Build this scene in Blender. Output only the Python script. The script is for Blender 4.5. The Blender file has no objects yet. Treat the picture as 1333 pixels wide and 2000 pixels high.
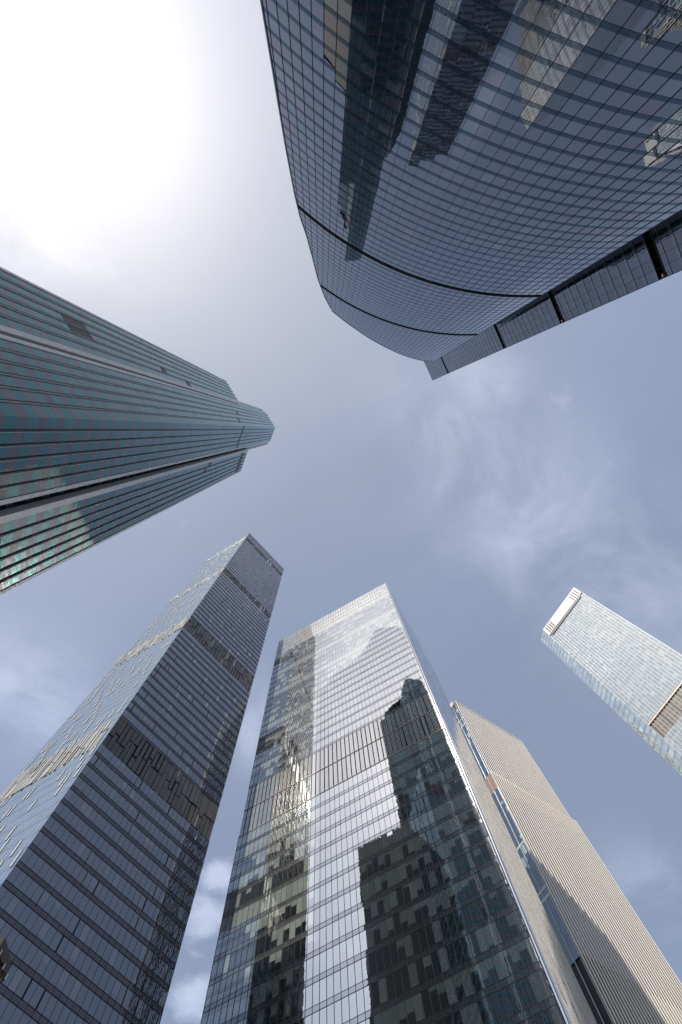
import bpy, math, random
from mathutils import Vector, Matrix
import numpy as np
random.seed(7)
R_ = math.radians
S = bpy.context.scene

# ------------------------------------------------------------------ camera
# world: +X = image right, +Y = image down, +Z = up (the camera lies on its back and looks at the zenith)
FPX, CX, CY, ZX, ZY = 1000.0, 666.5, 1000.0, 629.5, 838.5
def _axes():
    z = np.array([ZX-CX, -(ZY-CY), FPX]); z /= np.linalg.norm(z)
    x = np.array([1, 0, 0.])-z[0]*z; x /= np.linalg.norm(x)
    y = np.cross(x, z)
    if y[1] > 0: y = -y
    return np.array([x, y, z])
AX = _axes()
EYE = 1.6
cam = bpy.data.objects.new('camera', bpy.data.cameras.new('camera'))
S.collection.objects.link(cam)
cam.data.sensor_fit = 'VERTICAL'; cam.data.sensor_height = 36; cam.data.lens = 18.0
cam.data.clip_start = 0.1; cam.data.clip_end = 20000
M = Matrix.Identity(4)
for i in range(3):
    M[i][0] = AX[i, 0]; M[i][1] = AX[i, 1]; M[i][2] = -AX[i, 2]
M[2][3] = EYE
cam.matrix_world = M
S.camera = cam

def ray(px, py):
    d = AX @ np.array([px-CX, -(py-CY), FPX]); return d/np.linalg.norm(d)
def plan(px, py, H):            # the ground position under a point seen at (px, py) whose height is H
    d = ray(px, py); return np.array([d[0], d[1]])*(H-EYE)/d[2]

# ------------------------------------------------------------------ sun and sky
SUN_EL, SUN_AZ = 53.0, None
SUND = Vector(ray(106, 145).tolist()); SUND.normalize()
SUN_EL = math.asin(SUND.z); SUN_AZ = math.atan2(SUND.x, SUND.y)
sl = bpy.data.lights.new('sun', 'SUN'); sl.energy = 5.0; sl.angle = R_(0.5); sl.color = (1, .94, .86)
so = bpy.data.objects.new('sun', sl); S.collection.objects.link(so)
so.rotation_euler = (-SUND).to_track_quat('-Z', 'Y').to_euler()
so.location = SUND*900

w = bpy.data.worlds.new('World'); S.world = w; w.use_nodes = True
nt = w.node_tree; nt.nodes.clear()
class NB:
    """tiny node builder"""
    def __init__(s, t): s.t = t
    def n(s, k, **kw):
        x = s.t.nodes.new(k)
        for a, b in kw.items(): setattr(x, a, b)
        return x
    def put(s, sock, v):
        if v is None: return
        if isinstance(v, bpy.types.NodeSocket): s.t.links.new(v, sock)
        else: sock.default_value = v
    def m(s, op, a, b=None, c=None, clamp=False):
        x = s.n('ShaderNodeMath', operation=op, use_clamp=clamp)
        s.put(x.inputs[0], a); s.put(x.inputs[1], b); s.put(x.inputs[2], c)
        return x.outputs[0]
    def v(s, op, a, b=None, sc=None):
        x = s.n('ShaderNodeVectorMath', operation=op)
        s.put(x.inputs[0], a); s.put(x.inputs[1], b)
        if sc is not None: s.put(x.inputs['Scale'], sc)
        return x.outputs['Value'] if op in ('DOT_PRODUCT', 'LENGTH', 'DISTANCE') else x.outputs[0]
    def mix(s, f, a, b, blend='MIX'):
        x = s.n('ShaderNodeMix', data_type='RGBA', blend_type=blend)
        s.put(x.inputs[0], f); s.put(x.inputs[6], a); s.put(x.inputs[7], b)
        return x.outputs[2]
    def noise(s, vec, scale, detail=2, rough=.5, dist=0):
        x = s.n('ShaderNodeTexNoise'); s.put(x.inputs['Vector'], vec)
        x.inputs['Scale'].default_value = scale; x.inputs['Detail'].default_value = detail
        x.inputs['Roughness'].default_value = rough; x.inputs['Distortion'].default_value = dist
        return x.outputs[0]
    def ss(s, v, a, b, c=0., d=1.):
        x = s.n('ShaderNodeMapRange', interpolation_type='SMOOTHSTEP')
        s.put(x.inputs[0], v)
        for i, q in enumerate((a, b, c, d)): x.inputs[i+1].default_value = q
        return x.outputs[0]
    def sep(s, v):
        x = s.n('ShaderNodeSeparateXYZ'); s.put(x.inputs[0], v); return x.outputs
    def comb(s, a, b, c):
        x = s.n('ShaderNodeCombineXYZ')
        for i, q in enumerate((a, b, c)): s.put(x.inputs[i], q)
        return x.outputs[0]
def rgb(r, g, b): return (r, g, b, 1.0)

b = NB(nt)
sky = b.n('ShaderNodeTexSky', sky_type='NISHITA', sun_disc=False)
sky.sun_elevation = SUN_EL; sky.sun_rotation = SUN_AZ
sky.altitude = 150; sky.air_density = 1.0; sky.dust_density = 0.7; sky.ozone_density = 1.6
bg1 = b.n('ShaderNodeBackground'); b.put(bg1.inputs[0], sky.outputs[0]); bg1.inputs[1].default_value = 0.105
tc = b.n('ShaderNodeTexCoord'); dirv = b.v('NORMALIZE', tc.outputs['Generated'])
dx, dy, dz = b.sep(dirv)
zc = b.m('MAXIMUM', dz, 0.12)
cx_, cy_ = b.m('DIVIDE', dx, zc), b.m('DIVIDE', dy, zc)
cp = b.comb(cx_, cy_, 0.0)                       # position on a flat cloud layer one unit overhead
cosang = b.v('DOT_PRODUCT', dirv, tuple(SUND))
ang = b.m('ARCCOSINE', b.m('MINIMUM', cosang, 0.99999))
# light forward-scattered by thin cloud: falls away from the sun
core = b.m('MULTIPLY', b.m('EXPONENT', b.m('MULTIPLY', b.m('POWER', b.m('DIVIDE', ang, 0.15), 2.0), -1.0)), 0.0)
halo = b.m('MULTIPLY', b.m('EXPONENT', b.m('DIVIDE', ang, -0.50)), 0.31)
scat = b.m('ADD', b.m('ADD', core, halo), 0.180)
def blob(px, py, rx, ry, rot=0.0):
    c = plan(px, py, 1+EYE); a = math.radians(rot)
    u = b.m('ADD', b.m('MULTIPLY', b.m('SUBTRACT', cx_, float(c[0])), math.cos(a)/rx), b.m('MULTIPLY', b.m('SUBTRACT', cy_, float(c[1])), math.sin(a)/rx))
    v = b.m('ADD', b.m('MULTIPLY', b.m('SUBTRACT', cx_, float(c[0])), -math.sin(a)/ry), b.m('MULTIPLY', b.m('SUBTRACT', cy_, float(c[1])), math.cos(a)/ry))
    q = b.m('ADD', b.m('MULTIPLY', u, u), b.m('MULTIPLY', v, v))
    return b.m('EXPONENT', b.m('MULTIPLY', q, -1.0))
wisps = None
for a in [(880, 850, .13, .10, 30), (960, 930, .19, .13, 40), (1060, 1030, .26, .17, 40), (1220, 1130, .28, .17, 25),
          (940, 740, .10, .08, 60), (70, 1370, .20, .13, 20), (60, 500, .16, .07, 20), (490, 1420, .05, .12, 0), (1270, 1740, .14, .09, 40)]:
    g = blob(*a); wisps = g if wisps is None else b.m('MAXIMUM', wisps, g)
puffs = None
for a in [(402, 1800, .075, .085, 0), (372, 1965, .085, .075, 0), (428, 1710, .04, .06, 0)]:
    g = blob(*a); puffs = g if puffs is None else b.m('MAXIMUM', puffs, g)
n1 = b.noise(cp, 3.1, 9, .62, .5); n2 = b.noise(cp, 9.0, 8, .6, .2); n3 = b.noise(cp, 1.3, 3, .5)
wis = b.m('MULTIPLY', wisps, b.ss(n1, .28, .68))
puf = b.ss(b.m('ADD', puffs, b.m('ADD', b.m('MULTIPLY', b.m('SUBTRACT', n2, .5), 1.8), b.m('MULTIPLY', b.m('SUBTRACT', n1, .5), 2.2))), .35, 1.15)
base = b.m('ADD', 1.0, b.m('MULTIPLY', b.m('SUBTRACT', n3, .5), .35))
base = b.m('ADD', base, b.m('MULTIPLY', b.m('SUBTRACT', n1, .5), .12))
cov = b.m('ADD', base, b.m('MULTIPLY', wis, 1.1))
lum = b.m('MULTIPLY', scat, cov)
lum = b.m('ADD', lum, b.m('MULTIPLY', puf, 0.30))
veilcol = b.mix(b.ss(ang, .3, 1.1), rgb(1, .92, .76), rgb(.92, .96, 1.10))
bg2 = b.n('ShaderNodeBackground'); b.put(bg2.inputs[0], veilcol); b.put(bg2.inputs[1], lum)
add = b.n('ShaderNodeAddShader'); nt.links.new(bg1.outputs[0], add.inputs[0]); nt.links.new(bg2.outputs[0], add.inputs[1])
wo = b.n('ShaderNodeOutputWorld'); nt.links.new(add.outputs[0], wo.inputs[0])

S.view_settings.view_transform = 'Standard'; S.view_settings.look = 'None'
S.view_settings.exposure = 0.0; S.view_settings.gamma = 1.0
S.render.engine = 'CYCLES'
S.cycles.max_bounces = 8; S.cycles.glossy_bounces = 6; S.cycles.diffuse_bounces = 2
S.cycles.caustics_reflective = False; S.cycles.caustics_refractive = False

# ------------------------------------------------------------------ materials
def new_mat(name):
    m = bpy.data.materials.new(name); m.use_nodes = True; m.node_tree.nodes.clear()
    return m, NB(m.node_tree)
def simple(name, col, rough=.6, metal=0., var=.12, scale=.6, spec=.5, streak=False):
    m, b = new_mat(name)
    p = b.n('ShaderNodeBsdfPrincipled')
    tc = b.n('ShaderNodeTexCoord'); vec = tc.outputs['Object']
    if streak:
        x, y, z = b.sep(vec); vec = b.comb(x, y, b.m('MULTIPLY', z, .12))
    n = b.noise(vec, scale, 5, .6)
    c = b.mix(b.ss(n, .25, .75), rgb(*[q*(1-var) for q in col]), rgb(*[min(1, q*(1+var)) for q in col]))
    b.put(p.inputs['Base Color'], c); p.inputs['Roughness'].default_value = rough
    p.inputs['Metallic'].default_value = metal; p.inputs['Specular IOR Level'].default_value = spec
    o = b.n('ShaderNodeOutputMaterial'); m.node_tree.links.new(p.outputs[0], o.inputs[0])
    return m
def glass(name, dark, light=None, p_light=0., drop=(.3, 1.), F0=.15, tint=(1, 1, 1), tint2=None, rough=.004,
          wave=.0012, wscale=.5, bow=.0, halo=.03, fpow=5.0, aniso=1.0, rvar=.2, curtain=.0):
    """coated window glass: what is behind the pane (dark room, or a blind let down by a random length) under a mirror
    layer whose strength rises towards grazing view; every pane is slightly warped"""
    m, b = new_mat(name)
    at = b.n('ShaderNodeAttribute', attribute_name='cell')
    cr, cg, cb = b.sep(at.outputs['Vector']); ca = at.outputs['Alpha']
    uv = b.n('ShaderNodeUVMap', uv_map='pane'); u, v, _ = b.sep(uv.outputs[0])
    tcn = b.n('ShaderNodeTexCoord'); ov = tcn.outputs['Object']
    n = b.noise(ov, .35, 3)
    inner = b.mix(b.m('MULTIPLY', b.m('ADD', cb, n), .5), rgb(*[q*(1-rvar*2) for q in dark]), rgb(*[q*(1+rvar*2) for q in dark]))
    if light:
        # a blind hangs from the pane's head; its length is random, full for many
        on = b.m('LESS_THAN', cr, p_light)
        ln = b.m('MINIMUM', b.m('ADD', drop[0], b.m('MULTIPLY', cg, drop[1])), 1.0)
        hang = b.m('GREATER_THAN', v, b.m('SUBTRACT', 1.0, ln))
        lc = b.mix(cb, rgb(*[q*.78 for q in light]), rgb(*[min(1, q*1.15) for q in light]))
        inner = b.mix(b.m('MULTIPLY', on, hang), inner, lc)
    dif = b.n('ShaderNodeBsdfDiffuse'); b.put(dif.inputs[0], inner)
    x, y, z = b.sep(ov)
    wv = b.comb(x, y, b.m('MULTIPLY', z, aniso))
    h = b.m('MULTIPLY', b.noise(wv, wscale, 3, .55), wave/wscale)
    if bow:
        uu = b.m('SUBTRACT', u, .5); vv = b.m('SUBTRACT', v, .5)
        q = b.m('ADD', b.m('MULTIPLY', uu, uu), b.m('MULTIPLY', vv, vv))
        h = b.m('ADD', h, b.m('MULTIPLY', b.m('MULTIPLY', q, b.m('SUBTRACT', ca, .3)), bow))
    bp = b.n('ShaderNodeBump'); bp.inputs['Strength'].default_value = 1.0; bp.inputs['Distance'].default_value = 1.0
    b.put(bp.inputs['Height'], h)
    t2 = tint2 or tuple(q*.88 for q in tint)
    gc = b.mix(ca, rgb(*tint), rgb(*t2))
    g1 = b.n('ShaderNodeBsdfGlossy', distribution='GGX'); b.put(g1.inputs[0], gc); g1.inputs['Roughness'].default_value = rough
    b.put(g1.inputs['Normal'], bp.outputs[0])
    g2 = b.n('ShaderNodeBsdfGlossy', distribution='GGX'); b.put(g2.inputs[0], gc); g2.inputs['Roughness'].default_value = .22
    b.put(g2.inputs['Normal'], bp.outputs[0])
    mg = b.n('ShaderNodeMixShader'); mg.inputs[0].default_value = halo
    L = m.node_tree.links
    L.new(g1.outputs[0], mg.inputs[1]); L.new(g2.outputs[0], mg.inputs[2])
    lw = b.n('ShaderNodeLayerWeight'); lw.inputs[0].default_value = .5
    f = b.m('ADD', F0, b.m('MULTIPLY', b.m('POWER', lw.outputs['Facing'], fpow), 1-F0), clamp=True)
    mx = b.n('ShaderNodeMixShader'); b.put(mx.inputs[0], f)
    L.new(dif.outputs[0], mx.inputs[1]); L.new(mg.outputs[0], mx.inputs[2])
    o = b.n('ShaderNodeOutputMaterial'); L.new(mx.outputs[0], o.inputs[0])
    return m

# ------------------------------------------------------------------ mesh building
class MB:
    def __init__(s): s.v = []; s.f = []; s.uv = []; s.cell = []; s.mi = []
    def poly(s, pts, uv=None, cell=None, mi=0):
        k = len(s.v); s.v += [tuple(p) for p in pts]; s.f.append(tuple(range(k, k+len(pts))))
        s.uv += uv or [(0, 0), (1, 0), (1, 1), (0, 1), (.5, .5)][:len(pts)] if len(pts) <= 5 else [(0, 0)]*len(pts)
        c = cell or (.5, .5, .5, .5); s.cell += [c]*len(pts); s.mi.append(mi)
    def hexa(s, P, cell=None, mi=0):   # P: 8 points, bottom 4 (ccw from above), top 4
        c = cell or (random.random(), random.random(), random.random(), random.random())
        for q in ((3, 2, 1, 0), (4, 5, 6, 7), (0, 1, 5, 4), (1, 2, 6, 5), (2, 3, 7, 6), (3, 0, 4, 7)):
            s.poly([P[i] for i in q], cell=c, mi=mi)
    def fbox(s, F, s0, s1, z0, z1, d0, d1, mi=0, cell=None):   # box in facade coordinates (along, up, out)
        P = [F(s0, z, d1) for z in (z0,)]
        P = [F(s0, z0, d1), F(s1, z0, d1), F(s1, z0, d0), F(s0, z0, d0), F(s0, z1, d1), F(s1, z1, d1), F(s1, z1, d0), F(s0, z1, d0)]
        s.hexa(P, cell, mi)
    def build(s, name, mats, parent=None, label=None):
        me = bpy.data.meshes.new(name); me.from_pydata(s.v, [], s.f)
        for m in (mats if isinstance(mats, (list, tuple)) else [mats]): me.materials.append(m)
        me.polygons.foreach_set('material_index', s.mi)
        ul = me.uv_layers.new(name='pane'); ul.data.foreach_set('uv', [c for t in s.uv for c in t])
        ca = me.color_attributes.new('cell', 'FLOAT_COLOR', 'CORNER'); ca.data.foreach_set('color', [c for t in s.cell for c in t])
        me.update()
        o = bpy.data.objects.new(name, me); S.collection.objects.link(o)
        if parent: o.parent = parent
        if label: o['label'] = label
        return o
def flat(p0, p1):
    """facade coordinates of a straight wall from p0 to p1; outward = right-hand side of p0->p1 seen from above"""
    p0, p1 = np.array(p0, float), np.array(p1, float); L = np.linalg.norm(p1-p0); u = (p1-p0)/L; n = np.array([u[1], -u[0]])
    def F(s, z, d):
        q = p0+u*s+n*d; return (q[0], q[1], z)
    return F, L
def thing(name, label, cat, group=None, loc=(0, 0, 0)):
    o = bpy.data.objects.new(name, None); S.collection.objects.link(o); o.location = loc; o.empty_display_size = 5
    o['label'] = label; o['category'] = cat
    if group: o['group'] = group
    return o
def tag(o, label=None, cat=None, kind=None):
    if label: o['label'] = label
    if cat: o['category'] = cat
    if kind: o['kind'] = kind
    return o
def pieces(boxes, F, name, mat, par, most=100):
    """boxes (s0,s1,z0,z1,d0,d1): the nearest ones as parts of their own, the rest of them as one"""
    boxes = sorted(boxes, key=lambda q: q[2])
    for q in boxes[:most]:
        m = MB(); m.fbox(F, *q); m.build(name, mat, par)
    if boxes[most:]:
        m = MB()
        for q in boxes[most:]: m.fbox(F, *q)
        m.build(name, mat, par)['kind'] = 'stuff'
def rnd4(): return (random.random(), random.random(), random.random(), random.random())
def pane_quad(mb, F, s0, s1, z0, z1, tilt, mi=0, cell=None, s0t=None, s1t=None, z0r=None, z1r=None, d=0.):
    """one pane, hung a fraction of a degree out of true"""
    a = random.gauss(0, tilt)*(s1-s0)*.5; c = random.gauss(0, tilt)*(z1-z0)*.5
    s0t = s0 if s0t is None else s0t; s1t = s1 if s1t is None else s1t
    z0r = z0 if z0r is None else z0r; z1r = z1 if z1r is None else z1r
    mb.poly([F(s0, z0, d-a-c), F(s1, z0r, d+a-c), F(s1t, z1r, d+a+c), F(s0t, z1, d-a+c)], cell=cell or rnd4(), mi=mi)
def prism(mb, poly, z0, z1, mi=0):
    n = len(poly)
    mb.poly([(x, y, z1) for x, y in poly], mi=mi); mb.poly([(x, y, z0) for x, y in reversed(poly)], mi=mi)
    for i in range(n):
        (x0, y0), (x1, y1) = poly[i], poly[(i+1) % n]
        mb.poly([(x0, y0, z0), (x1, y1, z0), (x1, y1, z1), (x0, y0, z1)], mi=mi)
def inset(poly, d):
    P = [np.array(p, float) for p in poly]; n = len(P); out = []
    for i in range(n):
        a, p, c = P[i-1], P[i], P[(i+1) % n]
        u = (p-a)/np.linalg.norm(p-a); v = (c-p)/np.linalg.norm(c-p)
        n1 = np.array([-u[1], u[0]]); n2 = np.array([-v[1], v[0]])     # inward for ccw
        k = (n1+n2)/(1+n1@n2); out.append(tuple(p+k*d))
    return out
def ccw(poly):
    a = sum(poly[i-1][0]*poly[i][1]-poly[i][0]*poly[i-1][1] for i in range(len(poly)))
    return poly if a > 0 else poly[::-1]

def curtain(par, F, L, z0, z1, fh, pw, gm, sm, fm, sp=.25, tilt=.0012, mul=(.06, .10), tr=(.08, .06), skip=(), name='glass_facade',
            mulevery=1, frame=True, tr2=True):
    """storeys of panes + spandrel strips, with mullions and transoms as a child mesh. skip = height ranges left free (louvres)"""
    n = max(1, round(L/pw)); w = L/n; segs = []; a = z0
    for q0, q1 in sorted(skip): segs.append((a, q0)); a = q1
    segs.append((a, z1)); o = None
    for (sa, sc) in segs:
        if sc-sa < .5: continue
        g = MB(); fr = MB(); z = sa
        while z < sc-.2:
            zb = min(z+fh, sc); zm = z+(zb-z)*sp
            for i in range(n):
                pane_quad(g, F, i*w, (i+1)*w, z, zm, tilt*.6, mi=1); pane_quad(g, F, i*w, (i+1)*w, zm, zb, tilt, mi=0)
            if frame:
                fr.fbox(F, -.02, L+.02, z-tr[0]/2, z+tr[0]/2, -.05, tr[1])
                if tr2: fr.fbox(F, -.02, L+.02, zm-tr[0]/3, zm+tr[0]/3, -.05, tr[1]*.8)
            z = zb
        o = g.build(name, [gm, sm], par)
        if frame:
            for i in range(0, n+1, mulevery): fr.fbox(F, i*w-mul[0]/2, i*w+mul[0]/2, sa, sc, -.05, mul[1])
            fr.build('mullions', fm, o)
    return o, w, n

# ------------------------------------------------------------------ ground
m_pave, b = new_mat('plaza_granite')
p = b.n('ShaderNodeBsdfPrincipled'); tcn = b.n('ShaderNodeTexCoord')
br = b.n('ShaderNodeTexBrick'); b.put(br.inputs['Vector'], tcn.outputs['Object']); br.inputs['Scale'].default_value = 1.0
br.inputs['Brick Width'].default_value = 1.2; br.inputs['Row Height'].default_value = .6; br.inputs['Mortar Size'].default_value = .012
br.inputs['Color1'].default_value = rgb(.27, .265, .26); br.inputs['Color2'].default_value = rgb(.22, .22, .22); br.inputs['Mortar'].default_value = rgb(.09, .09, .09)
c = b.mix(b.ss(b.noise(tcn.outputs['Object'], .15, 6), .3, .7), rgb(.8, .8, .8), rgb(1.05, 1.05, 1.05))
b.put(p.inputs['Base Color'], b.mix(1.0, br.outputs[0], c, 'MULTIPLY')); p.inputs['Roughness'].default_value = .75
o = b.n('ShaderNodeOutputMaterial'); m_pave.node_tree.links.new(p.outputs[0], o.inputs[0])
m_far = simple('city_ground', (.12, .12, .11), .9, scale=.01, var=.3)
g = MB(); g.poly([(-6000, -6000, 0), (6000, -6000, 0), (6000, 6000, 0), (-6000, 6000, 0)])
tag(g.build('ground', m_far), kind='structure')
g = MB(); g.poly([(-140, -140, .004), (140, -140, .004), (140, 140, .004), (-140, 140, .004)])
tag(g.build('plaza_paving', m_pave), kind='structure')

m_body = simple('dark_core', (.03, .032, .035), .7)
m_roof = simple('roof_grey', (.22, .22, .22), .8)

# ================================================================== A : curved glass tower (upper right)
KA = .72
HW_ = 374.0*KA
c0 = plan(833, 716.8, HW_)
CC = np.array([67.57, -161.97])*KA; RR = 117.74*KA
mA_g = glass('blue_grey_glass', (.012, .018, .028), F0=.28, tint=(.80, .91, .97), tint2=(.90, .85, .93), wave=.0010, wscale=.35, bow=.0022, halo=.02, light=(.10, .12, .14), p_light=.12)
mA_s = glass('blue_spandrel_glass', (.020, .034, .050), F0=.13, tint=(.62, .80, 1.0), wave=.003, wscale=.6, halo=.1)
mA_f = simple('dark_blue_frame', (.012, .015, .022), .4, .3)
mA_b = simple('black_green_band', (.006, .014, .013), .35)
A = thing('curved_tower', 'tall dark blue glass tower with a bulging sail-shaped front, at the upper right', 'tower')
thR = math.atan2(c0[1]-CC[1], c0[0]-CC[0])         # angle of the right end seen from the circle centre
c0 = CC+RR*np.array([math.cos(thR), math.sin(thR)])
def FA(s, z, d):                                    # s measured leftwards from the concave corner
    a = thR+s/RR; r = RR+d
    return (CC[0]+r*math.cos(a), CC[1]+r*math.sin(a), z)
def s_of(px, py):                                   # arc position and height of a picture point on the curved wall
    u = plan(px, py, 1+EYE); a = u@u; bb = -2*u@CC; cc = CC@CC-RR*RR; t = (-bb-math.sqrt(bb*bb-4*a*cc))/2/a
    q = u*t; th = math.atan2(q[1]-CC[1], q[0]-CC[0]); return (th-thR)*RR, t+EYE
sil = [s_of(*q) for q in [(512, 0), (545, 200), (560, 290), (577, 380), (588, 426), (600, 460), (612, 505), (622, 545), (635, 580), (650, 608)]]
top = [s_of(*q) for q in [(650, 608), (697, 643.7), (755.6, 679), (796.7, 696.6), (830, 705)]]+[(0., 349.*KA)]
sz = sorted([(z, s) for s, z in sil])
# the widest part is low down; continue the sail's edge smoothly to the ground
k = np.polyfit([z for z, s in sz], [s for z, s in sz], 4)
smax = max(s for z, s in sz)
def sL(z):
    if z < 102*KA: return np.interp(z, [0, 102*KA], [smax+1.8, float(np.interp(102*KA, [q[0] for q in sz], [q[1] for q in sz]))])
    return float(np.interp(z, [q[0] for q in sz], [q[1] for q in sz]))
tp = sorted(top)
def zT(s): return float(np.interp(s, [q[0] for q in tp], [q[1] for q in tp]))
fhA, pwA = 4.2*KA, 2.5*KA
gA, fA, bA = MB(), MB(), MB()
nA = int(math.ceil((smax+3)/pwA))
bandsA = (181.1*KA, 251.2*KA)
z = 181.1*KA-43*fhA
rows = []
while z < 352*KA:
    rows.append(z); z += fhA
for za in rows:
    zb = za+fhA; z_a = max(za, .2)
    if zb < .5: continue
    isband = any(abs(za-q) < .5*fhA for q in bandsA)
    for i in range(nA):
        s0, s1 = i*pwA, (i+1)*pwA
        for (y0, y1, mi) in ((z_a, za+fhA*.24, 1), (za+fhA*.24, zb, 0)):
            if y1 <= y0: continue
            e0, e1 = sL(y0), sL(y1)
            if s0 >= max(e0, e1)-.05: continue
            t0, t1 = zT(s0), zT(min(s1, e1))
            if y0 >= max(t0, t1)-.05: continue
            a0, a1 = min(s1, e0), min(s1, e1)
            if isband and mi == 1: continue
            # facade coordinates run right to left here: first pair = the left edge of the pane seen from outside
            pane_quad(gA, FA, a0, s0, min(y0, t1-.02), min(y1, t1), .0011, mi=mi, s0t=a1, s1t=s0, z0r=min(y0, t0-.02), z1r=min(y1, t0))
    for i in range(nA):
        s0, s1 = i*pwA, min((i+1)*pwA, sL(za)-.02)
        if s1 <= s0+.1 or za > min(zT(s0), zT(s1)): continue
        if za < .3: continue
        if isband:
            bA.fbox(FA, s1, s0, za+.05, za+fhA*.24-.05, -1.2, -.9)
            bA.fbox(FA, s1, s0, za-.06, za+.02, -1.2, .22); bA.fbox(FA, s1, s0, za+fhA*.24, za+fhA*.24+.08, -1.2, .22)
        else:
            fA.fbox(FA, s1, s0, za-.012, za+.012, -.05, .02)
for i in range(0, nA+1):
    s = i*pwA
    zz = np.linspace(.2, 352*KA, 160); ok = [q for q in zz if s < sL(q)-.05 and q < zT(s)]
    if len(ok) < 2: continue
    zt_ = max(ok); fA.fbox(FA, s+.022, s-.022, .2, zt_, -.05, .08)
oA = gA.build('glass_facade', [mA_g, mA_s], A); fA.build('mullions', mA_f, oA); bA.build('dark_band', mA_b, A)
# edge strip along the sail and coping along the slanted roof
ed = MB()
zz = list(np.linspace(.2, 284*KA, 72))
for q0, q1 in zip(zz[:-1], zz[1:]):
    e0, e1 = sL(q0), sL(q1)
    P = [FA(e0+.25, q0, .12), FA(e0, q0, .12), FA(e0, q0, -.3), FA(e0+.25, q0, -.3), FA(e1+.25, q1, .12), FA(e1, q1, .12), FA(e1, q1, -.3), FA(e1+.25, q1, -.3)]
    ed.hexa(P)
ed.build('edge_trim', simple('grey_trim', (.10, .12, .15), .35, .5), A); ed = MB()
ss_ = list(np.linspace(0, sL(284*KA), 40))
for q0, q1 in zip(ss_[:-1], ss_[1:]):
    h0, h1 = zT(q0), zT(q1)
    P = [FA(q1, h1-.1, .1), FA(q0, h0-.1, .1), FA(q0, h0-.1, -.4), FA(q1, h1-.1, -.4), FA(q1, h1+.35, .1), FA(q0, h0+.35, .1), FA(q0, h0+.35, -.4), FA(q1, h1+.35, -.4)]
    ed.hexa(P)
ed.build('roof_coping', simple('grey_coping', (.10, .12, .15), .35, .5), A)
# solid body behind the curved wall and the second wing
KW = KA*1.28; HW2 = 374*KW
W_ = thing('flat_tower', 'straight dark glass tower with cross bands, rising right behind the curved one', 'tower')
wa, wb = plan(828, 706, HW2), plan(845, 743, HW2)
wu = (wb-wa)/np.linalg.norm(wb-wa); wn = np.array([-wu[1], wu[0]])
if wn@(-c0) < 0: wn = -wn                      # outward = towards the camera
def back_off(p, d): return p-np.array([0.2, 1.0])*d
bd = MB()
lev = list(np.linspace(0, 346*KA, 48))
N = 14
def ring(z):
    e = sL(z); e_s = e
    # roof cut: at heights above the slanted roof the ring only keeps what is below it
    smx = e
    for q in np.linspace(0, e, 60):
        if zT(q) < z: smx = q; break
    pts = [FA(q, z, -1.3)[:2] for q in np.linspace(0, smx, N)]
    l = np.array(pts[-1]); r = np.array(pts[0])
    back = [tuple(l+np.array([6, -20])*min(1, (smx+5)/30)), tuple(r+np.array([3., -24]))]
    return pts+back
rings = [ring(z) for z in lev]
for i in range(len(lev)-1):
    a, c = rings[i], rings[i+1]; n = len(a)
    for j in range(n):
        k2 = (j+1) % n
        bd.poly([(*a[j], lev[i]), (*a[k2], lev[i]), (*c[k2], lev[i+1]), (*c[j], lev[i+1])][::-1])
bd.poly([(*q, lev[-1]) for q in rings[-1]][::-1])
bd.build('tower_body', glass('side_glass', (.02, .03, .04), F0=.12, tint=(.8, .88, 1)), A)
# wing: straight wall from the concave corner to its outer edge, continuing a little behind the curved front
wl = wa-wu*14
FWr, LW = flat(wl, wb) if True else None
# outward must be towards the camera
def mkflat(p0, p1, inside):
    """flat() with the direction chosen so that outward points away from 'inside'"""
    F, L = flat(p0, p1); q = np.array(F(L/2, 0, 1)[:2]); m = (np.array(p0)+np.array(p1))/2
    if np.linalg.norm(q-np.array(inside)) < np.linalg.norm(m-np.array(inside)): F, L = flat(p1, p0)
    return F, L
inW = (wl+wb)/2-wn*15
FW, LW = mkflat(wl, wb, inW)
mW_g = glass('wing_glass', (.020, .027, .034), F0=.20, tint=(.80, .90, 1.0), tint2=(.78, .76, .84), wave=.0018, wscale=.5, bow=.003, halo=.02)
wbands = [((q-1.3)*KW, (q+1.3)*KW) for q in (124, 174, 227.6, 327.4)]
rowsW = []
gW, fW, bW = MB(), MB(), MB()
nW = round(LW/(2.4*KW)); wW = LW/nW
z = .3; cuts = sorted([q for q in wbands])
while z < HW2-.3:
    zn = z+4.15*KW
    hit = [q for q in cuts if q[0] < zn-.01 and q[0] >= z-.01]
    if hit: zn = hit[0][0]
    zn = min(zn, HW2)
    zm = z+(zn-z)*.26
    for i in range(nW):
        pane_quad(gW, FW, i*wW, (i+1)*wW, z, zm, .0008, mi=1); pane_quad(gW, FW, i*wW, (i+1)*wW, zm, zn, .0013, mi=0)
    fW.fbox(FW, 0, LW, z-.04, z+.04, -.05, .06)
    z = zn
    if hit:
        z = hit[0][1]
        bW = MB(); bW.fbox(FW, 0, LW, hit[0][0], hit[0][1], -1.4, -1.0); bW.build('dark_band', mA_b, W_)
        fW.fbox(FW, -.02, LW+.1, hit[0][0]-.1, hit[0][0]+.1, -1.2, .12); fW.fbox(FW, -.02, LW+.1, hit[0][1]-.1, hit[0][1]+.1, -1.2, .12)
for i in range(nW+1): fW.fbox(FW, i*wW-.035, i*wW+.035, .2, HW2, -.05, .12)
oW = gW.build('glass_facade', [mW_g, glass('wing_spandrel', (.05, .068, .085), F0=.24, tint=(.75, .88, 1), halo=.1)], W_); fW.build('mullions', mA_f, oW)
pw_ = ccw([tuple(wl-wn*.4), tuple(wb-wn*.4), tuple(wb-wn*26-wu*1), tuple(wl-wn*26)])
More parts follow.
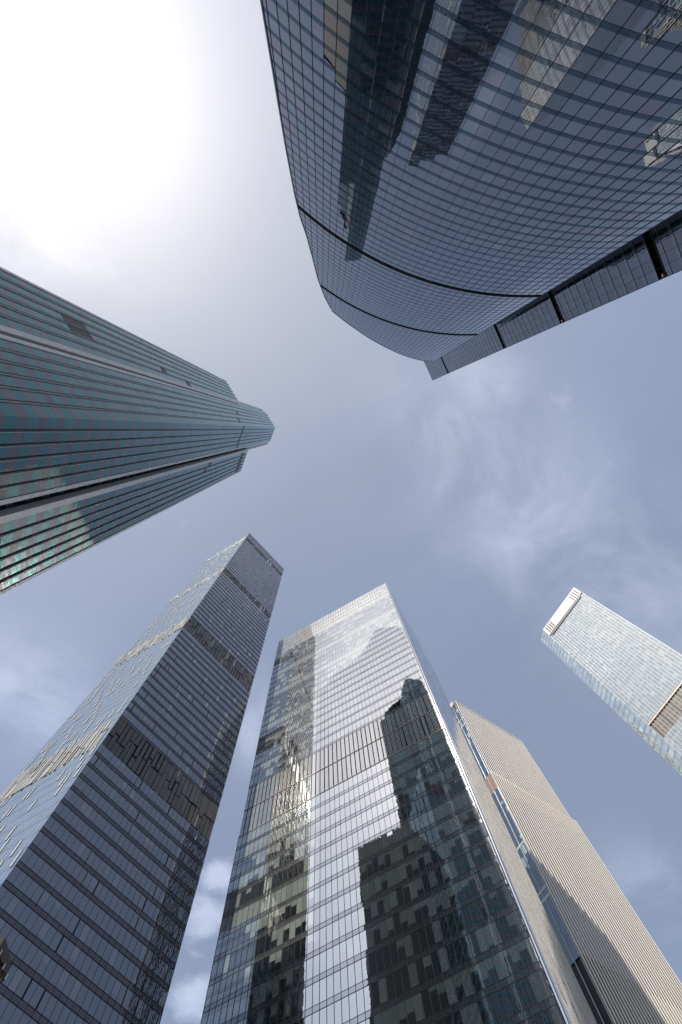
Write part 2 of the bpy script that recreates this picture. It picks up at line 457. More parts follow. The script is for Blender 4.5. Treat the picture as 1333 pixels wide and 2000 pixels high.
bd = MB(); prism(bd, inset(pw_, 1.1), 0, HW2-.5); bd.build('tower_body', m_body, W_)
Fe, Le = mkflat(tuple(wb), tuple(wb-wn*26-wu*1), inW)
curtain(W_, Fe, Le, .3, HW2, 3.0, 1.75, mW_g, mA_s, mA_f)
rf = MB(); prism(rf, pw_, HW2-.45, HW2-.02); rf.build('roof', m_roof, W_)
# small bright lamps at the band ends on the wing's outer edge
m_lit, b = new_mat('lamp_glow'); em = b.n('ShaderNodeEmission'); em.inputs[0].default_value = rgb(1, .85, .6); em.inputs[1].default_value = 3
o = b.n('ShaderNodeOutputMaterial'); m_lit.node_tree.links.new(em.outputs[0], o.inputs[0])
sEnd = LW if np.linalg.norm(np.array(FW(LW, 0, 0)[:2])-wb) < 1 else 0
for zc_ in (124*KW, 174*KW):
    lm = MB(); lm.fbox(FW, sEnd-.9 if sEnd else .2, sEnd-.2 if sEnd else .9, zc_-.9, zc_-.6, .05, .5); lm.build('band_lamp', simple('pale_metal', (.8, .7, .55), .3, .6), W_)

# ================================================================== B : lower-left residential slab
HB = 335.0
b0 = plan(487.5, 1040.5, HB); b1 = plan(555, 1111, HB); b2 = plan(413, 1085, HB)
u_ = b1-b0; v_ = b2-b0
v_ = v_/np.linalg.norm(v_)
lv = np.linalg.norm(plan(413, 1085, HB)-b0)
B = thing('slab_tower', 'tall square-edged glass tower with broken rows of louvres, lower left between the two darker towers', 'tower')
b3 = b1+v_*lv; b2 = b0+v_*lv; inB = (b0+b3)/2
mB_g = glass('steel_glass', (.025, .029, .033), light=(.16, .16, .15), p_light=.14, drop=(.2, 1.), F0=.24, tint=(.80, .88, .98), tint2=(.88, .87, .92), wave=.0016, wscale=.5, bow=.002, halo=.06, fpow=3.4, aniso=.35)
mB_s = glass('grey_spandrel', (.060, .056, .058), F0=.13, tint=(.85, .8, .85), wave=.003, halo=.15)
mB_f = simple('bronze_frame', (.05, .042, .038), .4, .5)
mB_pf = simple('pale_frame', (.30, .33, .35), .35, .4)
mB_l = simple('grey_louvre', (.15, .145, .145), .5, .3, scale=.8)
mB_w2 = simple('grey_fin', (.42, .42, .42), .35, .1, var=.1)
mB_k = simple('black_slot', (.006, .006, .006), .8)
mB_w = simple('glint_white_fin', (.86, .86, .84), .3, .0, var=.03)  # white stands in for sunlit sky mirrored by tilted window flaps
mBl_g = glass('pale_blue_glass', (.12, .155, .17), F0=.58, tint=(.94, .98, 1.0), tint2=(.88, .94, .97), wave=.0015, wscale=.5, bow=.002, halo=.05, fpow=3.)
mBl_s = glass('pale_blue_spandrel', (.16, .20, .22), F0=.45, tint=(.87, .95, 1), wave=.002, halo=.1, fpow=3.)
bandsB = [(a*HB/345, c*HB/345) for a, c in ((109.9, 118.4), (178.5, 187.5), (248.0, 256.5), (325, 331))]
fh = 3.5
def snap(q, z0): return z0+round((q-z0)/fh)*fh
skB = [(snap(a, .3), snap(c, .3)) for a, c in bandsB]
for (pa, pb, gm, sm, name, lab, side) in ((b0, b1, mB_g, mB_s, 'right_facade', 'grey facade with dark slots and pale fins', 0),
                                   (b0, b2, mBl_g, mBl_s, 'left_facade', 'pale blue facade flecked with window flaps coloured white for sky glints', 1),
                                   (b1, b3, mBl_g, mBl_s, 'rear_facade', None, 2), (b2, b3, mB_g, mB_s, 'rear_facade', None, 2)):
    F, L = mkflat(pa, pb, inB)
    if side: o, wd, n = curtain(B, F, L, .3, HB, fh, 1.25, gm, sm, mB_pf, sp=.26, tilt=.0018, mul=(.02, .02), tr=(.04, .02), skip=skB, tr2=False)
    else: o, wd, n = curtain(B, F, L, .3, HB, fh, 1.25, gm, sm, mB_f, sp=.26, tilt=.0022, mul=(.04, .05), tr=(.07, .07), skip=skB)
    if side == 2:
        pn = MB()
        for (a, c) in skB: pn.fbox(F, 0, L, a, c, -.3, -.05)
        pn.build('louvre_band', mB_l, B); continue
    fins, slots = [], []
    z = .3
    while z < HB-fh:
        if not any(z < q1-.1 and z+fh > q0+.1 for q0, q1 in skB):
            for i in range(1, n):
                r = random.random(); x = i*wd
                if side == 0:
                    if r < .045: fins.append((x-.045, x+.045, z+.85, z+fh-.05, 0, .24))
                    elif r < .10: slots.append((x-.02, x+.22, z+.92, z+fh-.06, 0, .05))
                else:
                    if r < .22: fins.append((x-.15, x+.15, z+.3, z+fh-.05, 0, .12))
                    elif r < .15: slots.append((x-.02, x+.12, z+.92, z+fh-.06, 0, .04))
        z += fh
    pieces(fins, F, 'fin_flap', mB_w if side else mB_w2, B, 55 if side else 45)  # left: window flaps with the sky's glint painted white; right: grey fins
    pieces(slots, F, 'vent_slot', mB_k, B, 80 if side == 0 else 20)
    for (a, c) in skB:                                   # louvre storeys: tall panels staggered between black gaps
        pn, bk, wf = MB(), MB(), []
        bk.fbox(F, .05, L-.05, a, c, -.9, -.6)
        for i in range(n):
            x = i*wd
            if random.random() < (.03 if side == 0 else .12): 
                pane_quad(pn, F, x, x+wd, a, c, .001, mi=1); continue
            cut = a+(c-a)*random.choice((.35, .5, .5, .65))
            for (y0, y1) in ((a, cut-.08), (cut+.08, c)):
                gap = random.choice((.04, .08, .2, .35)) if side == 0 else random.choice((.1, .3, .6))
                pn.fbox(F, x+gap*.5, x+wd-gap*.5, y0+random.uniform(0, .25), y1-random.uniform(0, .25), -.35, random.uniform(-.05, .14), mi=0)
                if random.random() < (.05 if side == 0 else .6): wf.append((x-(.05 if side == 0 else .13), x+(.05 if side == 0 else .13), y0, y1, -.3, .3))
        q = pn.build('louvre_band', [mB_l if side == 0 else simple('beige_louvre', (.46, .455, .44), .35, .1), gm], B)
        bk.build('recess', mB_k, q); pieces(wf, F, 'fin_flap', mB_w if side else mB_w2, q, 60)
bd = MB(); prism(bd, inset(ccw([tuple(b0), tuple(b1), tuple(b3), tuple(b2)]), 1.0), 0, HB-.6); bd.build('tower_body', m_body, B)
rf = MB(); prism(rf, inset(ccw([tuple(b0), tuple(b1), tuple(b3), tuple(b2)]), .08), HB-.5, HB-.03); rf.build('roof', m_roof, B)

# ================================================================== C : office tower (centre bottom)
HC = 240.0; KC = HC/216
c_l, c_r = plan(545, 1253, HC), plan(753.5, 1138, HC)
cu = (c_r-c_l)/np.linalg.norm(c_r-c_l); cn = np.array([-cu[1], cu[0]])
if cn@(-c_l) < 0: cn = -cn
depC = 42
c_rb = c_r-cn*depC; c_lb = c_l-cn*depC; inC = (c_l+c_rb)/2
Ct = thing('office_tower', 'broad glass office tower with half-drawn blinds and a pale crown, centre bottom, mirroring the sky', 'tower')
mC_g = glass('mirror_glass', (.012, .017, .018), light=(.50, .57, .51), p_light=.62, drop=(.15, 1.15), F0=.66, tint=(.97, .99, 1.0), tint2=(.94, .97, .99), wave=.0013, wscale=.45, bow=.0028, halo=.015, fpow=3.0)
mC_s = glass('pale_spandrel', (.09, .10, .10), F0=.55, tint=(.9, .94, 1), wave=.002, halo=.1, fpow=3.)
mC_f = simple('light_frame', (.13, .12, .11), .35, .5)
mC_fv = simple('dark_mullion', (.07, .06, .055), .35, .5)
mC_p = simple('cream_panel', (.50, .49, .45), .3, .1, scale=1.2)
mC_side = glass('rippled_side_glass', (.03, .035, .04), F0=.35, tint=(.97, .98, 1.0), wave=.012, wscale=.9, halo=.02, fpow=1.6, aniso=.25)
fhC = 4.0*KC; pwC = 1.2*KC; C1, C2, C3 = 106.3*KC, 122.3*KC, 200.3*KC
for (pa, pb, nm, side) in ((c_l, c_r, 'glass_facade', 0), (c_r, c_rb, 'side_facade', 1), (c_l, c_lb, 'side_facade', 2), (c_lb, c_rb, 'glass_facade', 3)):
    F, L = mkflat(pa, pb, inC)
    if side == 1:
        g = MB(); n = round(L/1.5); wd = L/n; z = .3
        while z < HC-.1:
            for i in range(n): pane_quad(g, F, i*wd, (i+1)*wd, z, min(z+4, HC), .0025)
            z += 4
        o = g.build(nm, mC_side, Ct, 'smooth narrow side wall mirroring the beige tower'); continue
    # storey grid: spandrel (lower 24%) and vision glass; double-height cream panels in the plant storeys and the crown
    n = round(L/pwC); wd = L/n
    zs = [.3]+[C1-k*fhC for k in range(26, -1, -1)]
    zs = [q for q in zs if q >= .3]
    lowrows = list(zip(zs[:-1], zs[1:])); up = [(C2+k*(C3-C2)/20, C2+(k+1)*(C3-C2)/20) for k in range(20)]
    for rws in (lowrows, up):
     g, fr, fv = MB(), MB(), MB()
     for (za, zb) in rws:
        zm = za+(zb-za)*.22; fullrow = random.random() < .10
        openrow = random.random() < .12
        for i in range(n):
            cl = list(rnd4())
            # neighbours tend to share an office, so blinds come in runs
            if i % 5 == 0: base_r = random.random()
            cl[0] = min(.999, max(0, base_r*.55+cl[0]*.45))
            if fullrow: cl[0] = .1; cl[1] = 1.
            if openrow: cl[0] = .99 if random.random() < .75 else .2
            pane_quad(g, F, i*wd, (i+1)*wd, za, zm, .0010, mi=1); pane_quad(g, F, i*wd, (i+1)*wd, zm, zb, .0014, mi=0, cell=tuple(cl))
        fr.fbox(F, -.03, L+.03, za-.035, za+.035, -.05, .05); fr.fbox(F, -.03, L+.03, zm-.025, zm+.025, -.05, .04)
     for i in range(n+1): fv.fbox(F, i*wd-.022, i*wd+.022, rws[0][0], rws[-1][1], -.05, .08)
     o = g.build(nm, [mC_g, mC_s], Ct); fr.build('transoms', mC_f, o); fv.build('mullions', mC_fv, o)
    for (rows_, gap) in ((((C1, (C1+C2)/2-.1), ((C1+C2)/2+.1, C2-.1)), .29),):
        for (a, c) in rows_:
            pn, bk, wf = MB(), MB(), MB()
            bk.fbox(F, .1, L-.1, a, c, -.8, -.5)
            for i in range(n):
                pn.fbox(F, i*wd+.0, (i+1)*wd-gap*random.choice((1, 1, .9)), a+.08, c-.08, -.3, .0)
                if random.random() < .6: wf.fbox(F, (i+1)*wd-gap, (i+1)*wd-gap+.09, a+.1, c-.1, -.3, .10)
            wf.fbox(F, -.03, L+.03, a-.1, a+.08, -.3, .12)
            q = pn.build('panel_band', glass('cream_glazed_panel', (.40, .41, .39), F0=.58, tint=(1, 1, 1), wave=.001, halo=.12, fpow=3.), Ct)
            bk.build('recess', mB_k, q); wf.build('edge_trim', simple('warm_metal', (.55, .5, .42), .25, .7), q)
    cr, bk = MB(), MB()
    bk.fbox(F, .1, L-.1, C3, HC-3, -.7, -.5)
    rows3 = [(a*KC, c*KC) for a, c in ((200.4, 204.0), (204.1, 207.6), (207.7, 211.0), (211.1, 216.0))]
    for k_, (a, c) in enumerate(rows3):
        for i in range(n):
            x0, x1 = i*wd, (i+1)*wd
            if k_ == 0: cr.fbox(F, x0+.01, x1-.01, a, c, -.2, .0)
            else:
                cr.fbox(F, x0+.12, x1-.12, a, c-(.0 if k_ < 3 else random.uniform(0, .2)), -.2, .0)
                if k_ < 3: cr.fbox(F, x0-.12, x0+.12, a+1.1, c, -.2, -.02)
    q = cr.build('crown_panels', glass('crown_panel_glass', (.42, .42, .39), F0=.35, tint=(1, 1, .98), wave=.001, halo=.12, fpow=3.), Ct)
    bk.build('recess', mB_k, q)
cc_ = MB(); N_ = 20
for k_ in range(N_):
    a0, a1 = 2*math.pi*k_/N_, 2*math.pi*(k_+1)/N_; r_ = .42; q0 = c_r+(-cn)*.12
    cc_.poly([(q0[0]+r_*math.cos(a0), q0[1]+r_*math.sin(a0), .2), (q0[0]+r_*math.cos(a1), q0[1]+r_*math.sin(a1), .2), (q0[0]+r_*math.cos(a1), q0[1]+r_*math.sin(a1), HC), (q0[0]+r_*math.cos(a0), q0[1]+r_*math.sin(a0), HC)])
o = cc_.build('corner_column', simple('polished_steel', (.7, .7, .7), .09, 1.0, var=.05), Ct)
for p_ in o.data.polygons: p_.use_smooth = True
pc = ccw([tuple(c_l), tuple(c_r), tuple(c_rb), tuple(c_lb)])
bd = MB(); prism(bd, inset(pc, .9), 0, HC-3); bd.build('tower_body', m_body, Ct)
rf = MB(); prism(rf, inset(pc, .85), HC-2.9, HC-2.4); rf.build('roof', m_roof, Ct)

# ================================================================== D : finned beige tower (behind C)
HD = 278.0; KD = HD/240
d_l, d_r = plan(890.7, 1370, HD), plan(1018, 1447, HD)
du = (d_r-d_l)/np.linalg.norm(d_r-d_l); dn = np.array([-du[1], du[0]])
if dn@(-d_l) < 0: dn = -dn
depD = 40; inD = (d_l+d_r)/2-dn*18
D = thing('finned_tower', 'beige tower striped with close vertical fins, standing behind the broad office tower', 'tower')
mD_g = glass('dark_fin_glass', (.13, .105, .085), F0=.10, tint=(.9, .9, .95), wave=.002, halo=.05)
mD_b = glass('blue_strip_glass', (.035, .06, .09), F0=.16, tint=(.75, .85, .95), wave=.004, wscale=.5, bow=.003, halo=.03, light=(.35, .42, .45), p_light=.1, fpow=3.)
mD_f = simple('cream_fin', (.84, .78, .69), .45, .0, var=.05, scale=.3, streak=True)
mD_r = simple('brown_louvre', (.30, .20, .15), .5, .1)
mD_k = simple('dark_louvre', (.018, .016, .016), .6)
step = 1.0; D1, D2, D3, D4 = 96.5*KD, 112.5*KD, 176.*KD, 184.5*KD
FD, LD = mkflat(d_l, d_r, inD)
FD2, LD2 = FD, LD
def wallrun(F, L, z0, z1, d, gm, name, fm=None):
    g = MB(); n = max(1, round(L/1.35)); wd = L/n; z = z0
    while z < z1-.1:
        zb = min(z+3.9, z1)
        for i in range(n): pane_quad(g, F, i*wd, (i+1)*wd, z, zb, .001, d=d)
        z = zb
    return g, n, wd
def dcorners(dd):
    """plan corners of a block standing dd proud of the upper shaft all round"""
    A_, B_ = d_l-du*dd+dn*dd, d_r+du*dd+dn*dd
    return [A_, B_, B_-dn*(depD+2*dd), A_-dn*(depD+2*dd)]
upC, loC = dcorners(0.), dcorners(step)
mD_pp = simple('brown_parapet', (.10, .08, .07), .6); mD_wm = simple('white_mullion', (.62, .62, .6), .35, .3); mD_tt = simple('pale_teal_metal', (.45, .55, .56), .3, .3)
for (ia, ib, fins_, nm) in ((0, 1, True, 'front'), (0, 3, False, 'left'), (1, 2, True, 'right'), (3, 2, True, 'rear')):
    Fu, Lu = mkflat(upC[ia], upC[ib], inD); Fl, Ll = mkflat(loC[ia], loC[ib], inD)
    for (F, L, z0, z1) in ((Fu, Lu, D4, HD), (Fl, Ll, D2, D3), (Fl, Ll, .3, D1)):
        g, n, wd = wallrun(F, L, z0, z1, 0., mD_g, 'glass'); g.build('glass_facade', mD_g if fins_ else mD_b, D)
    lv = MB(); lv.fbox(Fl, 0, Ll, D3, D4, -.5, -.02); lv.build('louvre_band', mD_r, D)
    lv = MB(); lv.fbox(Fl, 0, Ll, D1, D2, -.8, -.35); lv.build('louvre_band', mD_k, D)
    for (F, L, y0, y1) in ((Fu, Lu, D4, HD+.4), (Fl, Ll, .3, D4+.5)):
        fb = MB()
        if fins_:
            n = round(L/1.6); wd = L/n; sg = 1 if np.linalg.norm(np.array(F(0, 0, 0)[:2])-d_l) < 3 or nm == 'rear' else -1
            for i in range(n+1):
                x = i*wd
                q = [(x-sg*.36, -.1), (x-sg*.36, 0.), (x-sg*.02, .23), (x+sg*.12, .23), (x+sg*.12, -.1)]
                if sg < 0: q = q[::-1]
                lo = [F(a_, y0, d_) for a_, d_ in q]; hi = [F(a_, y1, d_) for a_, d_ in q]
                for j in range(5): fb.poly([lo[j], lo[(j+1) % 5], hi[(j+1) % 5], hi[j]][::-1])
                fb.poly(lo); fb.poly(hi[::-1])
            fb.build('vertical_fins', mD_f, D)
        else:
            x = 2.4
            while x < L-.5:
                fb.fbox(F, x-.09, x+.09, y0, y1-.5, -.1, .22); x += 2.6
            fb.build('vertical_fins', mD_wm, D)
    tp_ = MB(); tp_.fbox(Fu, .1, Lu-.1, HD-2.2, HD+.1, -.3, .06); tp_.build('parapet', mD_pp if fins_ else mD_k, D)
    if not fins_:
        for zz_ in (226*KD, 221.5*KD):
            ex = MB(); ex.fbox(Fu, 0, Lu, zz_-.5, zz_+.5, -.1, .1); ex.build('transom', mD_tt, D)
        for zz_ in (150*KD, 133*KD, 130.5*KD):
            ex = MB(); ex.fbox(Fl, 0, Ll, zz_-.5, zz_+.5, -.1, .1); ex.build('transom', mD_tt, D)
pd = ccw([tuple(d_l), tuple(d_r), tuple(d_r-dn*depD), tuple(d_l-dn*depD)])
bd = MB(); prism(bd, inset(pd, .4), 0, HD-.6); bd.build('tower_body', m_body, D)
rf = MB(); prism(rf, inset(pd, .45), HD-.5, HD-.1)
ph = [tuple(np.array(d_l)-dn*3+du*1.0), tuple(np.array(d_l)-dn*3+du*16), tuple(np.array(d_l)-dn*20+du*16), tuple(np.array(d_l)-dn*20+du*1.0)]
o = rf.build('roof', m_roof, D)
rp = MB(); prism(rp, ccw(ph), HD-.1, HD+5.5); rp.build('penthouse', simple('cream_plaster', (.6, .57, .5), .5), D)

# ================================================================== E : stepped teal tower (left)
HE, HEW = 312.0, 218.0
E = thing('stepped_tower', 'dark teal glass tower with lower side wings and white vertical ribs, at the left edge', 'tower')
e1, e2, e3 = plan(520.9, 807.6, HE), plan(537.8, 834.6, HE), plan(528.3, 861, HE)
w1o, w1i = plan(442.8, 745.2, HEW), plan(467.5, 786.3, HEW)
w2i, w2o = plan(484.4, 880.8, HEW), plan(470.9, 919, HEW)
mE_g = glass('teal_glass', (.012, .066, .068), F0=.15, tint=(.58, .90, .90), tint2=(.50, .82, .84), wave=.006, wscale=1.1, bow=.003, halo=.04, rvar=.15)
mE_s = glass('mauve_spandrel', (.13, .122, .138), F0=.09, tint=(.86, .84, .88), wave=.005, wscale=1.2, halo=.1)
mE_f = simple('black_reveal', (.012, .011, .010), .5, .2)
mE_w = simple('white_rib', (.64, .62, .61), .35, .1, var=.08)
mE_r = glass('dark_green_glass', (.010, .032, .032), F0=.10, tint=(.7, .9, .88), wave=.003, halo=.04)
mE_l = simple('bronze_louvre', (.055, .045, .038), .5)
inE = np.array([-55., -2.])
def teal(par, F, L, z0, z1, nb, louv=()):
    g, fr, lv_, lt = MB(), MB(), MB(), MB(); wd = L/nb; z = z0; k = 0
    while z < z1-.1:
        zb = min(z+3.6, z1); zm = z+(zb-z)*.46
        if any(a == k and i0 == 0 and i1 == nb for (a, q, i0, i1) in louv): g.build('glass_facade', [mE_g, mE_s], par); g = MB()
        for i in range(nb):
            c1 = rnd4()
            if any(a <= k < a+q and i0 <= i < i1 for (a, q, i0, i1) in louv):
                o_ = MB(); o_.fbox(F, i*wd+.05, (i+1)*wd-.05, z, zb-.02, -.1, .03); o_.build('louvre_panel', mE_l, par); continue
            pane_quad(g, F, i*wd, (i+1)*wd, z, zm, .0025, mi=1); pane_quad(g, F, i*wd, (i+1)*wd, zm, zb, .0025, mi=0)
        z = zb; k += 1
    for i in range(1, nb):
        fr.fbox(F, i*wd-.13, i*wd+.05, z0, z1, -.3, .16)
        lt.fbox(F, i*wd+.05, i*wd+.085, z0, z1, -.05, .17)
    o = g.build('glass_facade', [mE_g, mE_s], par); fr.build('reveals', mE_f, o); lt.build('edge_trim', mE_w, o)
    if lv_.v: lv_.build('louvre_panels', mE_l, o)
    return o
def dirn(a, c): v = np.array(c)-np.array(a); return v/np.linalg.norm(v)
# core, its two front faces meet at the ridge
for (pa, pb, lv_) in ((e1, e2, [(53, 1, 2, 3), (51, 1, 4, 5)]), (e2, e3, [(52, 1, 0, 6)])):
    F, L = mkflat(pa, pb, inE)
    teal(E, F, L, .3, HE, 6, lv_)
uA, uB = dirn(e2, e1), dirn(e2, e3)
nA_ = np.array([uA[1], -uA[0]]); nA_ = nA_ if nA_@(inE-e1) < 0 else -nA_
nB_ = np.array([uB[1], -uB[0]]); nB_ = nB_ if nB_@(inE-e3) < 0 else -nB_
# recessed glass strips between the core and its wings
r1a = e1-nA_*.8; r1b = e1+uA*3.4-nA_*.8
r2a = e3-nB_*.8; r2b = e3+uB*2.6-nB_*.8
for (pa, pb, H_) in ((r1a, r1b, HE-1.5), (r2a, r2b, HE-1.0)):
    F, L = mkflat(pa, pb, inE)
    g = MB(); z = .3
    while z < H_-.1:
        zb = min(z+3.6, H_)
        pane_quad(g, F, 0, L, z, z+1.4, .002, mi=1); pane_quad(g, F, 0, L, z+1.4, zb, .002, mi=0); z = zb
    g.build('recessed_glazing', [mE_r, simple('green_panel', (.05, .10, .10), .3)], E)
# cheeks of the core and white ribs
for (p_, u2, n2) in ((e1, uA, nA_), (e3, uB, nB_)):
    F, L = flat(p_-u2*.1, p_+u2*.45)
    rb = MB()
    if np.array(F(0, 0, 1)[:2]-p_[:2] if False else np.array(F(0, 0, 1)[:2])-p_)@n2 < 0: F, L = flat(p_+u2*.45, p_-u2*.1)
    rb.fbox(F, 0, L, .2, HE, -.9, .12); rb.fbox(F, -.02, L+.02, HE, HE+.3, -.9, .14); rb.build('white_rib', mE_w, E)
# wings
bkE = np.array([-1.0, -.05])
for (pi, po, side, lv_) in ((w1i, w1o, 1, [(38, 1, 5, 6), (33, 1, 4, 5), (22, 2, 2, 4)]), (w2i, w2o, 2, [(56, 2, 0, 6), (40, 1, 0, 1), (39, 1, 1, 2)])):
    F, L = mkflat(pi, po, inE)
    uu = dirn(pi, po); nn = nA_ if side == 1 else nB_
    teal(E, F, L, .3, HEW, 6, lv_)
    # broad white flange on the inner edge of the wing
    rb = MB(); Ff, Lf = mkflat(pi-uu*.8, pi, inE)
    rb.fbox(Ff, 0, Lf, .2, HEW+.2, -.9, .15); rb.build('white_rib', mE_w, E)
    # outer return wall
    po2 = po-nn*60
    F2, L2 = mkflat(po, po2, inE); teal(E, F2, L2, .3, HEW, 12)
    ob = MB(); ob.fbox(F2, -.12 if np.linalg.norm(np.array(F2(0,0,0)[:2])-po) < 1 else L2-.12, .12 if np.linalg.norm(np.array(F2(0,0,0)[:2])-po) < 1 else L2+.12, .2, HEW, -.2, .2); ob.build('corner_trim', mE_w, E)
    q = ccw([tuple(pi-uu*.9-nn*.4), tuple(po-nn*.4), tuple(po-nn*60), tuple(pi-nn*60-uu*.9)])
    bd = MB(); prism(bd, inset(q, .35), 0, HEW-.4); bd.build('wing_body', m_body, E)
    rf = MB(); prism(rf, inset(q, .05), HEW-.35, HEW-.03); rf.build('roof', m_roof, E)
q = ccw([tuple(r1b-nA_*.4), tuple(e1-nA_*.4), tuple(e2-(nA_+nB_)*.35), tuple(e3-nB_*.4), tuple(r2b-nB_*.4), tuple(r2b-nB_*26), tuple(r1b-nA_*26)])
q = ccw([tuple(r1b-nA_*.4), tuple(e1-nA_*2.0+0*uA), tuple(e1-nA_*.4-uA*.1), tuple(e2-(nA_+nB_)*.35), tuple(e3-nB_*.4-uB*.1), tuple(e3-nB_*2.0), tuple(r2b-nB_*.4), tuple(r2b-nB_*36), tuple(r1b-nA_*36)])
bd = MB(); prism(bd, q, 0, HE-1.6); bd.build('tower_body', m_body, E)
qq = ccw([tuple(e1-nA_*.2), tuple(e2-(nA_+nB_)*.2), tuple(e3-nB_*.2), tuple(e3-nB_*32), tuple(e1-nA_*32)])
rf = MB(); prism(rf, qq, HE-1.5, HE-.2); rf.build('roof', m_roof, E)
for (pa, pb) in ((e1-nA_*0.2, e1-nA_*32), (e3-nB_*.2, e3-nB_*32), (r1b, r1b-nA_*36), (r2b, r2b-nB_*36), (r1b-nA_*36, r2b-nB_*36)):
    F, L = mkflat(pa, pb, inE+np.array([15, 0])); z_0 = .3
    curtain(E, F, L, z_0, HE-1.5, 3.6, 1.6, mE_g, mE_s, mE_f, sp=.45, frame=False)

# ================================================================== F : pale tower (right)
HF = 300.0; KF = HF/354; F1, F2, F3 = 219.5*KF, 230*KF, 341.2*KF
f_l, f_r, f_s = plan(1067, 1221, HF), plan(1121, 1147.5, HF), plan(1049, 1245, HF)
f_l = f_s+(f_r-f_s)*.165
fu = (f_r-f_s)/np.linalg.norm(f_r-f_s); fn = np.array([-fu[1], fu[0]])
if fn@(-f_l) < 0: fn = -fn
Ft = thing('pale_tower', 'pale sunlit glass tower with a white striped crown, at the right edge', 'tower')
f_lc = f_s
dF = 29; inF = (f_l+f_r)/2-fn*14
mF_g = glass('pale_glass', (.27, .32, .34), light=(.40, .45, .47), p_light=.22, drop=(.5, 1.), F0=.30, tint=(.95, .98, 1), wave=.002, halo=.15, fpow=3., rvar=.14)
mF_s = glass('pale_white_spandrel', (.36, .40, .41), F0=.25, tint=(.97, 1, 1), wave=.002, halo=.15, fpow=3.)
mF_w = simple('white_strip', (.70, .70, .68), .4, .1, var=.05)
mF_b = glass('ice_blue_strip', (.50, .60, .64), light=(.75, .82, .84), p_light=.2, F0=.40, tint=(.9, .97, 1), wave=.003, halo=.15, fpow=3.)
mF_k = simple('brown_plant_panel', (.07, .055, .045), .5, .1)
mF_k2 = simple('taupe_plant_panel', (.15, .125, .11), .5, .1)
mF_rim = simple('apricot_rim', (.62, .47, .38), .4, .2)
for (pa, pb, front) in ((f_l, f_r, True), (f_r, f_r-fn*dF, False), (f_r-fn*dF, f_l-fn*dF, False)):
    F, L = mkflat(pa, pb, inF)
    g, fr = MB(), MB(); n = round(L/1.5); wd = L/n
    z = .3
    while z < F3-.1:
        zb = min(z+3.3, F3)
        if z < F1-.01 < zb: zb = F1
        if F1-.1 < z < F2-.1:
            z = F2; g.build('glass_facade', [mF_g, mF_s], Ft); g = MB(); continue
        zm = z+(zb-z)*.3; blind_run = random.random() < .3; a0 = random.random()*L*.6; a1 = a0+random.random()*L*.6  # some rows get a run of panes with blinds fully down
        for i in range(n):
            cl = list(rnd4())
            if blind_run and a0 < i*wd < a1: cl[0] *= .2; cl[1] = .9
            pane_quad(g, F, i*wd, (i+1)*wd, z, zm, .001, mi=1); pane_quad(g, F, i*wd, (i+1)*wd, zm, zb, .002, mi=0, cell=tuple(cl))
        z = zb
    for i in range(0, n+1):
        for (a, c) in ((.3, F3-.2),): fr.fbox(F, i*wd-.06, i*wd+.06, a, c, -.05, .14)
    o = g.build('glass_facade', [mF_g, mF_s], Ft); fr.build('mullions', mF_w, o)
    pl = MB(); 
    for i in range(n):
        dk = 0 if (i*7 % 11 in (0, 1, 6)) else 1
        pl.fbox(F, i*wd, (i+1)*wd, F1+.2, F2-.3, -.5, -.12, mi=dk)
        if dk:
            for zq in (F1+2.0, F1+5.0): pl.fbox(F, i*wd+.45, (i+1)*wd-.45, zq, zq+.9, -.12, -.09, mi=0)
    pl.build('plant_panels', [mF_k, mF_k2], Ft)
    rm = MB(); rm.fbox(F, -.05, L+.05, F2-.1, F2+.5, -.2, .3)
    rm.build('edge_trim', mF_rim, Ft)
    cr, ck = MB(), MB()
    ck.fbox(F, L*.04, L*.93, F3-1.3, F3+1.2, -.2, .38)
    cr.fbox(F, 0, L, F3+1.4, HF, -.5, -.15)
    n2 = round(L/.8)
    for i in range(n2+1):
        x = i*L/n2; cr.fbox(F, max(0, x-.14), min(L, x+.14), F3+1.4, HF-.1, -.15, .12)
    q = cr.build('crown', mF_w, Ft); ck.build('dark_slot', simple('slate_slot', (.09, .09, .10), .4), q)
    if front:
        lv_ = MB()
        for s0 in (L*.05, L*.80):
            for j in range(4): lv_.fbox(F, s0+j*1.5, s0+j*1.5+.75, F3+2.6, HF-1.4, .1, .2)
        lv_.build('crown_louvres', simple('bronze_louvre_dark', (.10, .065, .04), .5), q)
# chamfered glass corners either side of the front
for (pa, pb) in ((f_s-fn*3.0, f_l), ):
    F, L = mkflat(pa, pb, inF)
    g = MB(); z = .3; n = 4; wd = L/n
    while z < HF-1:
        zb = min(z+3.7, HF-.5)
        zm = z+1.1
        for i in range(n):
            pane_quad(g, F, i*wd, (i+1)*wd, z, zm, .001, mi=1); pane_quad(g, F, i*wd, (i+1)*wd, zm, zb, .003, mi=0)
        z = zb
    g.build('corner_glazing', [mF_b, mF_s], Ft)
F, L = mkflat(f_s-fn*3.0, f_s-fn*dF, inF); curtain(Ft, F, L, .3, HF, 3.7, 1.5, mF_b, mF_s, mF_w, frame=False)
pf = ccw([tuple(f_s-fn*3.1), tuple(f_l-fn*.05), tuple(f_r-fn*.05), tuple(f_r-fn*dF), tuple(f_s-fn*dF)])
bd = MB(); prism(bd, inset(pf, .55), 0, HF-.8); bd.build('tower_body', m_body, Ft)
rf = MB(); prism(rf, inset(pf, .2), HF-.7, HF-.1); rf.build('roof', m_roof, Ft)

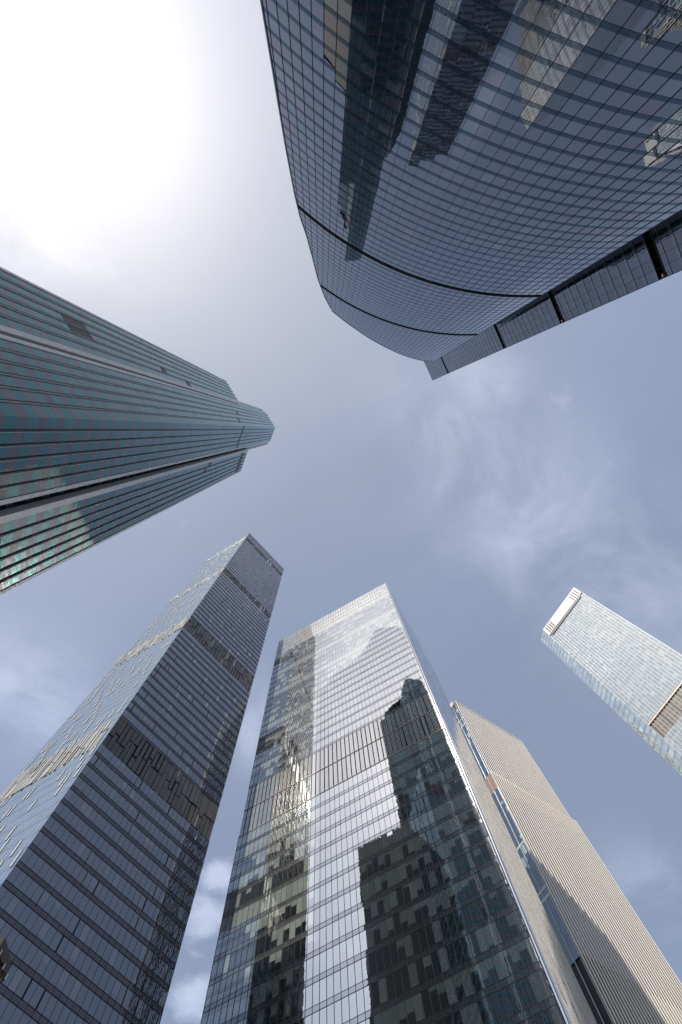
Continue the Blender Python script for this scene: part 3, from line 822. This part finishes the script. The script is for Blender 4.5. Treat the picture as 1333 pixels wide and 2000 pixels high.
# ================================================================== street lamp whose head just enters the frame at the left
d = ray(-2, 1892); k = 5.0/math.hypot(d[0], d[1]); hp = np.array([d[0]*k, d[1]*k, EYE+d[2]*k])
m_br = simple('rust_brown_metal', (.10, .055, .03), .45, .3, scale=6); m_dk = simple('dark_brown_metal', (.035, .028, .02), .4, .4, scale=5)
out = np.array([d[0], d[1]])/math.hypot(d[0], d[1]); sd = np.array([-out[1], out[0]])
Lp = thing('street_lamp', 'brown metal street lamp, its boxy head just showing at the lower left edge', 'street lamp', loc=(hp[0]+out[0]*.55-.18, hp[1]+out[1]*.55, 0))
base_ = np.array([hp[0]+out[0]*.55-.18, hp[1]+out[1]*.55])
def lam(mb, cx0, cy0, z0, z1, r0, r1, n=16):
    P0 = [(cx0+r0*math.cos(2*math.pi*i/n), cy0+r0*math.sin(2*math.pi*i/n), z0) for i in range(n)]
    P1 = [(cx0+r1*math.cos(2*math.pi*i/n), cy0+r1*math.sin(2*math.pi*i/n), z1) for i in range(n)]
    for i in range(n): mb.poly([P0[i], P0[(i+1) % n], P1[(i+1) % n], P1[i]])
    mb.poly(P1)
ps = MB(); lam(ps, 0, 0, 0, .25, .14, .12); lam(ps, 0, 0, .25, hp[2]+.1, .06, .045); ps.build('post', m_dk, Lp)

HL = hp[2]
def loc(px, py, h):
    q = plan(px, py, h)-base_; return (float(q[0]), float(q[1]))
foot = [loc(-5, 1856, HL), loc(7.5, 1913, HL), loc(-28, 1930, HL), loc(-46, 1866, HL)]
foot = ccw(foot)
hd = MB(); prism(hd, foot, HL+.02, HL+.11); hd.build('lamp_housing', m_dk, Lp)
cx0 = sum(p[0] for p in foot)/4; cy0 = sum(p[1] for p in foot)/4
hd = MB(); prism(hd, [(cx0+(p[0]-cx0)*.80, cy0+(p[1]-cy0)*.80) for p in foot], HL-.015, HL+.02); hd.build('lamp_shade', m_br, Lp)
ar = MB(); ar.hexa([(-.03, -.03, HL+.10), (.03, -.03, HL+.10), (cx0+.03, cy0, HL+.10), (cx0-.03, cy0, HL+.10), (-.03, .03, HL+.16), (.03, .03, HL+.16), (cx0+.03, cy0+.05, HL+.16), (cx0-.03, cy0+.05, HL+.16)]); ar.build('arm', m_dk, Lp)
m_stud = simple('bright_stud', (.8, .8, .78), .2, .9)
for q in ((-1.5, 1864.5), (4.5, 1891.5), (9.5, 1911)):
    x, y = loc(*q, HL); st = MB(); lam(st, x, y, HL-.01, HL+.035, .009, .009, 10); st.build('stud', m_stud, Lp)
